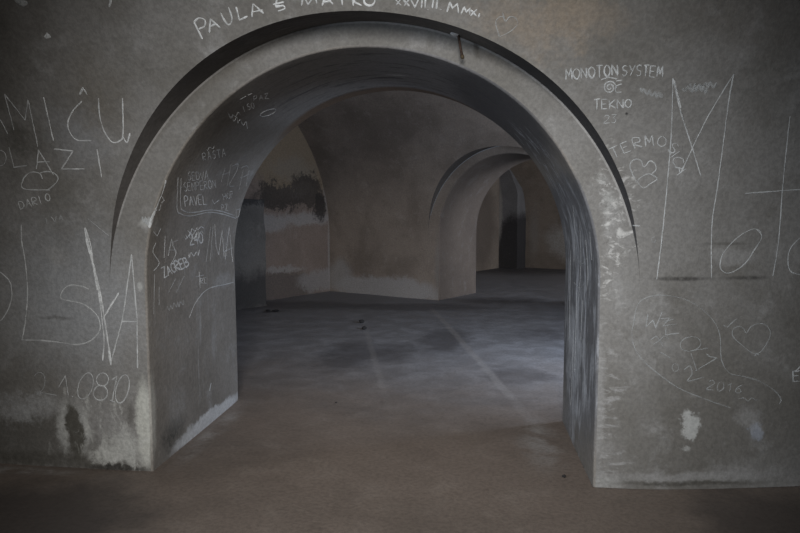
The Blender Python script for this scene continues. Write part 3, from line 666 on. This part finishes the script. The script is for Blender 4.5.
s = lambda *p: ('s', list(p)); bs = lambda *p: ('bs', list(p)); ts = lambda *p: ('ts', list(p)); bo = lambda *p: ('b', list(p))

# --- above the arch
chalk_group('chalk_inscription', 'capital-letter chalk inscription curving over the top of the arch, ending in Roman numerals', 'graffiti', (370, 6), [
 ('word', [s((194, 22), (202.5, 39)), [(194, 22), (199, 18), (205, 20), (204.5, 26), (198.5, 29)], s((209.5, 32.5), (210.5, 19), (220.5, 28)), s((209.7, 27), (216, 24)),
   [(220.5, 12.4), (226, 22.5), (229.5, 24.7), (232, 19), (228.5, 7)], s((236, 6.7), (239.6, 20), (247.5, 16)), s((252, 17), (253, 3.4), (263.7, 13.5)), s((251.5, 12.4), (263, 10))], 1.5, 'strong'),
 ('ampersand', [s((273, 4.5), (284.5, 2)), [(277, -1), (276, 7), (283, 5.5), (285, 8.5), (278, 11)], [(275, 6), (281, 6)]], 1.5, 'strong'),
 ('word', [s((301.5, 5.6), (303.5, -5), (308, 4.5), (315, -5), (317, 3.4)), s((322, 5.6), (326, -5), (333, 4.5)), s((323, 2), (331, 1)), s((337, -4), (347, -4)), s((341.5, -4), (342.5, 5)),
   s((352, -5), (353.2, 5.6)), s((361, -5), (352.5, 1), (362, 5.6)), ell(369.5, 0, 5.5, 5.5)], 1.5, 'strong'),
 ('numeral', [s((395, -1), (401.5, 5.5)), s((401, -1), (396.5, 5)), s((403, -1), (409.5, 6)), s((409.5, -1), (404, 6)), s((410.5, -1), (415, 7.5), (418.5, -1)), s((422, -1), (421.5, 8)), s((425.5, -1), (425, 8.3)), s((427.6, 9), (428.4, 9.8))], 1.4, 'strong'),
 ('numeral', [s((433.5, -1), (432.5, 8)), s((437.5, -1), (436.5, 8.6)), s((440, 9), (441, 9.8))], 1.4, 'strong'),
 ('numeral', [s((447, 12), (450, 2.4), (452.5, 8.4), (457.5, 3.5), (458.5, 13)), s((461, 14.3), (464.3, 7.3), (466.4, 12), (470, 8.5), (469.6, 14.5)), s((471, 9.6), (476.5, 16)), s((477.5, 9), (470.5, 16)), s((480, 13), (478.2, 17.5))], 1.4, 'strong')])
chalk_thing('chalk_heart', 'small chalk heart on the vault at the right end of the curved inscription', 'graffiti', [
 [(505, 17.5), (499.5, 17), (496, 21), (496.5, 27), (499.3, 36.5)], [(502.5, 12.5), (505.5, 21.5), (509.5, 17), (515.5, 18), (517.6, 24), (511, 31), (499.6, 37)]], 0.9, 'faint')

# --- left of the arch
chalk_group('chalk_inscription', 'tall chalk capitals with an accented C, upper left of the arch', 'graffiti', (60, 120), [
 ('letter', [s((4.5, 94), (14, 130)), s((4.5, 94), (25, 120), (28, 100), (38, 147))], 1.2, 'mid'), ('letter', [s((43.5, 97), (53.5, 140.5))], 1.4, 'strong'),
 ('letter', [[(82, 101), (73, 111), (68, 122), (69.5, 131.5), (77, 140), (91.5, 140.5)], bs((79.5, 95), (83, 88), (87.3, 94.5))], 1.3, 'strong'),
 ('letter', [[(98.5, 98), (99.5, 114), (103.7, 130), (112, 142), (119.5, 141), (123, 134), (122.5, 98)], [(123, 136), (127, 142.5), (130, 133)]], 1.3, 'strong'), ('stroke', [s((0, 119), (8, 134))], 1.2, 'mid')])
chalk_group('chalk_inscription', 'second line of chalk capitals at far left, directly below the accented capitals', 'graffiti', (60, 160), [
 ('letter', [[(0, 150), (5, 153), (6, 160), (3, 165), (0, 166)]], 1.1, 'mid'), ('letter', [s((9, 147), (14, 167.5), (27, 165.5))], 1.2, 'mid'), ('letter', [s((36.5, 169), (38.5, 150), (53.7, 175)), s((37, 162), (50, 162))], 1.2, 'mid'),
 ('letter', [s((54, 149), (73, 151), (61.5, 169), (85, 169))], 1.3, 'strong'), ('letter', [s((97, 149), (101.7, 177))], 1.3, 'strong')])
chalk_thing('chalk_heart', 'round chalk heart on the left wall, tucked under the second line of capitals', 'graffiti', [
 [(42.7, 179), (39, 173), (29, 173), (22.5, 181.5), (24.5, 189), (50, 190)], [(40, 173), (47, 171.5), (54, 173), (58, 178), (55, 184), (47, 190.5)]], 1.1, 'mid')
chalk_group('chalk_inscription', 'small slanting chalk word just below the round heart on the left wall', 'graffiti', (36, 202), [('letter', glyph(ch, 20.5+6.5*i, 209.5-1.9*i, 4.9 if ch != 'I' else 2, 8, -16), 1.0, 'mid') for i, ch in enumerate('DARIO')])
chalk_group('chalk_inscription', 'tiny faint chalk word under the small slanting word at left', 'graffiti', (55, 219), [('letter', glyph(ch, 46+6.5*i, 224-1.3*i, 4.9 if ch != 'I' else 2, 6, -11), 0.9, 'faint') for i, ch in enumerate('IVA')])
chalk_group('chalk_inscription', 'largest chalk capitals on the left wall, long thin strokes beside the arch', 'graffiti', (80, 300), [
 ('letter', [[(0, 272), (9.3, 281), (12, 294.7), (8.3, 309), (2, 319.5), (0, 321)]], 1.3, 'mid'),
 ('letter', [[(21.3, 224.5), (21.7, 241), (25.2, 261.7), (27.5, 290.6), (25.5, 319.5), (22, 339.5)], s((22, 340), (42, 340.5), (64, 343))], 1.3, 'mid'),
 ('letter', [[(89, 289.5), (82.6, 286.5), (70, 285.4), (62, 291.6), (61.4, 298.8), (70, 301), (82.6, 304), (93, 311), (99, 319.5), (99.5, 330.5), (90, 341), (76.5, 344.6), (64, 343)]], 1.3, 'mid'),
 ('letter', [('b', [(85, 227.5), (89, 247), (95, 272), (100, 292.6), (104.5, 319.5), (108.6, 347), (111, 365)]), [(86, 230), (91, 247), (94, 272), (98.5, 292.6), (102, 319.5), (104, 341), (102.6, 360.5)], s((118.8, 292.6), (103.5, 317.5)), [(84.5, 228), (87, 244), (93, 266), (97, 290)], s((118.8, 293), (106, 314))], 1.4, 'strong'),
 ('letter', [s((131.6, 254.4), (122.5, 319.5), (110.5, 363.5)), s((131.6, 254.4), (137, 319.5), (137.6, 368)), s((121.5, 321.5), (137, 321.5))], 1.3, 'mid')])
chalk_group('chalk_date', 'chalk date in rounded digits low on the left wall, above the dark damp streak', 'graffiti', (80, 388), [
 ('digit', [[(34.5, 376), (38, 372.5), (43, 374), (45, 380), (43, 389), (37, 394.5), (42, 393), (57, 395.6)]], 1.1, 'faint'), ('digit', [s((58.5, 387.5), (65.4, 375.5), (68.4, 397.4))], 1.2, 'mid'),
 ('digit', [ell(85.5, 386, 7, 13.5, 18)], 1.2, 'mid'), ('digit', [ell(102.5, 379.5, 6, 6.5, 15), ell(100.5, 393, 7, 7.5, 10)], 1.2, 'mid'),
 ('digit', [s((112, 380), (117, 376), (112, 401)), s((109, 400), (115, 402))], 1.2, 'mid'), ('digit', [ell(122.4, 389, 6.2, 14.5, 14)], 1.2, 'mid'), ('dot', [s((72, 396), (73, 397))], 1.4, 'mid')])
chalk_thing('scratch_mark', 'short chalk scratch on the left wall just beside the lower tip of the curved recess', 'graffiti', [s((88, 219), (109, 236))], 0.9, 'faint')
chalk_thing('paint_chip', 'small white triangular paint chip on the dark upper left vault', 'mark', [bs((44.5, 36.8), (51, 36.5)), bs((45.5, 35), (49.8, 35)), bs((46.3, 33.3), (48.3, 33.3))], 2.0, 'strong')
chalk_thing('paint_chip', 'bluish-white paint chip at the top edge in the upper left corner', 'mark', [bs((15, 0.5), (28, 3)), bs((18, 2.2), (27, 4)), bs((21, 4), (25, 5.5))], 2.2, 'mid')
chalk_thing('scratch_mark', 'short white dash at the top edge, between the paint chips and the curved inscription', 'mark', [bs((111, -1), (110.5, 3), (109, 7))], 1.4, 'strong')

# --- right of the arch
spiral = [(609.8+r*math.cos(t), 87.6+r*math.sin(t)) for t, r in ((k*0.55, 1.2+k*0.24) for k in range(24))]
chalk_group('chalk_inscription', 'four-line chalk inscription with a spiral sign, on the vault right of the arch', 'graffiti', (612, 90), [
 ('word', word('MONOTON', 566, 80.4, 620, 75, 11, 0.05, 0.8), 1.2, 'mid'), ('word', word('SYSTEM', 621.5, 75.5, 664, 77, 10.5, 0.05, 0.82), 1.2, 'mid'),
 ('spiral_sign', [spiral, [(601, 80), (608, 77.6), (617, 79)], [(622, 84), (616, 86.5), (616, 92), (622, 92)], s((616, 81), (622, 80))], 1.0, 'mid'),
 ('word', word('TEKNO', 594, 109.5, 633, 107.5, 9.5, 0.05, 0.82), 1.0, 'mid'), ('number', word('23', 604, 123.2, 618, 123, 8.5, 0.05, 0.85), 1.0, 'mid')])
arc = [('T', 613, 159, -24), ('E', 624, 153.5, -22), ('R', 635, 149, -16), ('M', 645.5, 146.5, -6), ('O', 657.5, 146.3, 6), ('S', 667, 149.5, 38), ('I', 669.5, 156, 55), ('C', 672, 159, 68), ('A', 674.5, 167, 78)]
chalk_thing('chalk_inscription', 'chalk word bent in an arc over a heart, right of the curved recess', 'graffiti', sum((glyph(c, x, y, 4 if c == 'I' else 8.5, 10.5, r) for c, x, y, r in arc), []), 1.0, 'mid')
chalk_thing('chalk_heart', 'chalk heart with a second small loop, under the arc-shaped word at right', 'graffiti', [
 [(636.7, 182), (631, 170), (630.5, 163.5), (635, 159.5), (641, 160.5), (644, 167), (650, 161), (655, 164), (656, 169.5), (651.5, 174)], [(638, 180.6), (648, 174), (657, 178.5), (650, 184), (643.5, 188), (638, 180.6)]], 1.1, 'mid')
chalk_group('chalk_inscription', 'largest chalk letters on the right wall, a tall crossing M followed by small round letters', 'graffiti', (715, 200), [
 ('letter', [[(673, 78), (671.6, 130), (668, 177.4), (662, 238), (656.8, 279.5)], [(673, 78), (680.6, 111), (692, 147), (701, 176)], [(674, 80), (681, 108)], [(734, 74), (707.5, 117.5), (681, 172.6)], [(734, 74), (729, 100), (718, 184), (712, 225), (711.6, 278)], [(733.5, 76), (729.5, 98)]], 1.1, 'mid'),
 ('letter', [[(761, 231.6), (753, 229), (737, 238), (723, 254), (720.6, 268), (729, 273), (743.5, 265), (756, 247.6), (761.8, 236.4), (757, 229)]], 1.1, 'mid'),
 ('letter', [[(790, 116), (788.5, 130), (783, 184), (778.6, 241), (773, 276)], s((745, 193.4), (802, 189.3))], 1.1, 'mid'),
 ('letter', [[(803, 235), (791, 247.6), (788, 260), (791, 271.5), (803, 275)]], 1.1, 'mid')])
chalk_group('chalk_outline', 'large egg-shaped chalk outline holding faint scrawled figures, low on the right wall', 'graffiti', (680, 340), [
 ('outline', [[(634, 322), (639, 303), (656, 295.5), (679, 297.6), (697, 305.5), (713, 320), (720, 335.7), (721.5, 359), (729, 372.5), (742, 376), (757.7, 380.4), (773.5, 389.6), (781, 399), (779, 404)], [(634, 322), (632, 336), (638, 354), (655, 371), (679, 388), (705, 399), (731, 408)]], 1.0, 'ghost'),
 ('letters', [s((648, 314), (646, 327), (653, 320), (656, 328), (662, 312)), s((660, 319), (670, 318), (663, 326), (677, 324)), s((663, 322), (674, 319)), s((666, 328), (666, 335), (679, 333))], 1.2, 'faint'),
 ('digit', [ell(690.5, 344, 10.5, 7, -12), s((690, 351), (708, 348))], 1.1, 'ghost'),
 ('digits', [s((691, 353), (697, 371)), s((695, 371), (717, 358), (708, 356)), s((706, 354), (713, 358)), [(684, 370), (690, 366), (692, 374), (688, 381), (704, 377)]], 1.1, 'ghost'),
 ('letters', [[(651, 340), (656, 336.5), (660, 340), (664, 336.5), (669, 339)], [(653, 345), (660, 341), (663, 347)], s((660, 352), (671, 358)), ell(675.5, 367.5, 3.2, 4)], 1.0, 'ghost'),
 ('digits', word('2016', 707, 389, 744, 394, 9, 0.1)+[[(738, 399), (744, 398), (748, 401), (752, 398), (757, 401)]], 1.0, 'ghost')])
chalk_thing('chalk_heart', 'chalk heart with a knotted tip like a balloon, low on the right wall', 'graffiti', [
 [(757, 354), (742, 345), (733, 336), (733.5, 329), (739, 326.5), (744, 329), (746.5, 333), (752, 326), (763, 323.5), (770, 331), (768, 341), (757, 354)], bs((754.5, 356), (757, 353), (759.5, 355.5))], 1.0, 'faint')
chalk_thing('chalk_tick', 'faint chalk tick mark between the egg-shaped outline and the knotted heart', 'graffiti', [s((723, 325), (727.5, 327), (737, 318.5))], 1.2, 'faint')
chalk_thing('chalk_letter', 'small chalk letter E cut off at the right edge of the wall', 'graffiti', word('E', 793, 381, 803, 381, 10)+[s((795, 372), (801, 366))], 1.2, 'mid')
chalk_thing('chalk_swirl', 'tiny chalk swirl on the right wall beside the long left leg of the tall M', 'graffiti', [[(655, 236.5), (652, 238), (652.5, 242), (656, 241.5), (655, 239)]], 0.9, 'faint')
chalk_thing('scratch_mark', 'short white tick beside the curved recess, left of the arc-shaped word heart', 'mark', [s((633, 225.5), (640, 226))], 1.1, 'mid')
chalk_thing('chalk_smudge', 'rubbed-out chalk smudge between the tops of the tall M', 'graffiti', [scribble(683, 90, 716, 84, 3, 12, 4), scribble(690, 87, 708, 90, 4, 8, 5)], 2.4, 'ghost')
chalk_thing('chalk_smudge', 'rubbed-out chalk smudge just left of the tall M, beneath the capital-letter inscription', 'graffiti', [scribble(640, 90, 662, 96, 2.5, 9, 6)], 2.4, 'ghost')

# --- inside the arch, on its left face
chalk_group('chalk_inscription', 'framed chalk list of three words on the left inner face of the arch', 'graffiti', (200, 195), [
 ('frame', [[(178, 177), (177, 208), (181, 214), (190, 216), (208, 212.5), (222, 214), (236, 218.5)], [(181, 178), (180.5, 205), (184, 211), (193, 212.5), (210, 210), (222, 211.5), (234, 215.5)]], 1.2, 'mid'),
 ('word', word('SEDVA', 188, 180.5, 209, 179, 8.5, 0, 0.8), 1.0, 'mid'), ('word', word('SENPERON', 184, 191.5, 217, 188, 8.5, 0, 0.8), 1.0, 'mid'), ('word', word('PAVEL', 185, 206, 208, 204, 9.5, 0, 0.8), 1.2, 'strong'),
 ('letter', [s((212, 199), (214, 204), (219, 200))], 1.0, 'mid')])
chalk_thing('chalk_inscription', 'single chalk word just above the framed list inside the arch', 'graffiti', word('RASTA', 203, 161, 227, 156, 8, 0.1)+[scribble(206, 150, 214, 147, 1.5, 4, 9)], 0.9, 'mid')
chalk_group('chalk_inscription', 'large sketchy chalk characters at the right of the framed list inside the arch', 'graffiti', (232, 175), [
 ('letters', [s((225, 168), (221, 182)), s((231, 164), (227, 186)), s((222, 175), (230, 172)), [(232, 166), (238, 164), (236, 172), (229, 185), (234, 186)], [(241, 168), (247, 166), (248, 174), (240, 178)], s((243, 170), (239, 190)), s((249, 170), (246, 186))], 0.9, 'faint'),
 ('letters', word('HOP', 224, 200, 235, 197, 6.5)+word('PZ', 222, 211, 229, 210, 6.5), 0.9, 'mid'), ('box', [s((236, 210), (241.5, 208.5), (241, 216), (236, 217.5), (236, 210))], 0.9, 'mid')])
chalk_group('chalk_inscription', 'small tilted chalk scribble of dotted lines high on the left inside of the arch', 'graffiti', (250, 110), [
 ('text_line', word('PAZ', 254, 101, 270, 98, 5, 0.1), 0.8, 'mid'), ('dash', [s((240, 99), (246, 96))], 0.8, 'mid'), ('dash', [s((248, 95), (252, 93))], 0.8, 'mid'), ('text_line', word('ISO', 244, 112, 256, 107, 6, 0.1), 0.8, 'mid'),
 ('scribble', [scribble(228, 115, 247, 126, 3, 9, 11), scribble(229, 117, 240, 113, 2, 5, 12)], 0.9, 'mid'), ('loop', [ell(268, 112.5, 8.5, 2.6, -20)], 0.8, 'mid')])
chalk_thing('chalk_stroke', 'long wavy chalk stroke beside the framed list, at the front edge of the arch', 'graffiti', [('b', [(166, 180), (163, 191), (159, 201), (155.5, 210), (151, 219), (149.5, 228)]), scribble(150, 222, 160, 206, 2, 6, 3), [(161, 196), (164, 200), (161, 203)]], 1.3, 'strong')
chalk_group('chalk_inscription', 'tall thin chalk capitals at the far left edge inside the arch, under the frame', 'graffiti', (225, 245), [
 ('letter', [s((210.5, 227), (206, 262)), s((213, 226), (210, 262))], 0.9, 'faint'), ('letter', [s((214.5, 224), (216, 246), (218.5, 255), (222, 230), (224, 257))], 1.0, 'mid'), ('letter', [s((225, 260), (229, 227), (232.5, 262)), s((223, 252), (237, 246))], 1.0, 'mid')])
chalk_group('chalk_inscription', 'chalk letters at the front edge inside the arch, below the wavy stroke', 'graffiti', (165, 248), [
 ('letter', [[(155.6, 243), (153, 252), (159, 263), (153.5, 271)]], 1.1, 'mid'), ('letter', [s((165, 236), (164, 258))], 1.1, 'mid'), ('letter', [s((168, 256), (171.5, 239), (176, 254)), s((168.5, 250), (175, 250))], 1.0, 'mid'),
 ('letter', [[(178, 240), (172, 244), (176, 252), (172, 262)]], 1.0, 'mid'), ('tick', [s((153, 231), (157, 236), (161, 228))], 1.2, 'mid')])
chalk_thing('chalk_number', 'thick overwritten chalk number in the middle of the inner left face', 'graffiti', word('240', 190, 245, 204, 243, 11, 0, 0.9, 'b')+[scribble(188, 232, 203, 227, 2, 7, 21), scribble(188, 255, 199, 253, 3, 6, 22)], 1.2, 'strong')
chalk_thing('chalk_inscription', 'thick slanting chalk word below the overwritten number inside the arch', 'graffiti', word('ZAGREB', 164, 277.5, 190, 265, 9.5, 0.1, 0.9, 'b'), 1.3, 'strong')
chalk_thing('chalk_stroke', 'two upright chalk strokes low at the front edge inside the arch', 'graffiti', [[(154.5, 274), (154, 295), (153.7, 314)], [(159, 287), (159, 305)]], 1.2, 'faint')
chalk_thing('chalk_stroke', 'chalk curve sweeping up to the far edge of the inner left face', 'graffiti', [[(189, 318), (196, 302), (208, 289), (227, 284), (238, 281)]], 1.1, 'mid')
chalk_thing('chalk_cross', 'small chalk cross with a short word above the sweeping curve inside the arch', 'graffiti', [s((199, 272), (200, 288)), s((195, 277), (204, 275))]+word('RE', 201, 284, 208, 283, 6), 1.0, 'mid')
chalk_thing('chalk_smudge', 'pale chalk scrawl low on the inner left face, below the thick slanting word', 'graffiti', [scribble(168, 308, 184, 302, 3, 10, 31)], 1.5, 'faint')
chalk_thing('chalk_stroke', 'pair of slanted chalk strokes under the thick slanting word inside the arch', 'graffiti', [s((184, 276), (176, 293)), s((176, 278), (168, 293))], 1.2, 'faint')
chalk_thing('scratch_mark', 'bright upright scrape on the inner left face above the skirting of white salts', 'mark', [bo((211, 383), (210, 388), (209.5, 391))], 2.0, 'mid')

chalk_thing('chalk_smudge', 'dense chalk scrawl over the top of the overwritten number inside the arch', 'graffiti', [scribble(186, 236, 203, 232, 2.2, 9, 41), scribble(184, 238, 200, 237, 2, 8, 42)], 1.2, 'mid')
chalk_thing('chalk_smudge', 'pale chalk scrub marks at the front edge inside the arch beside the wavy stroke', 'graffiti', [scribble(143, 219, 152, 224, 3, 8, 43), scribble(145, 223, 153, 217, 2.5, 7, 44)], 1.6, 'faint')
# --- scrapes on the dark right inner face
chalk_thing('scrape_mark', 'cluster of whitish vertical scrapes on the dark right inner face of the arch', 'mark', [
 [(573, 205), (575, 230), (574, 262)], [(580, 225), (581, 262), (579, 300)], [(586, 240), (588, 270), (587, 290)], [(571, 250), (570, 300), (569, 340)], [(577, 290), (576, 330), (575, 372)],
 [(583, 300), (581, 340)], [(574, 330), (572, 380), (571, 405)], [(590, 232), (592, 260)], [(577, 258), (582, 264), (587, 258)], [(574, 282), (580, 288), (586, 281)]], 1.3, 'faint')
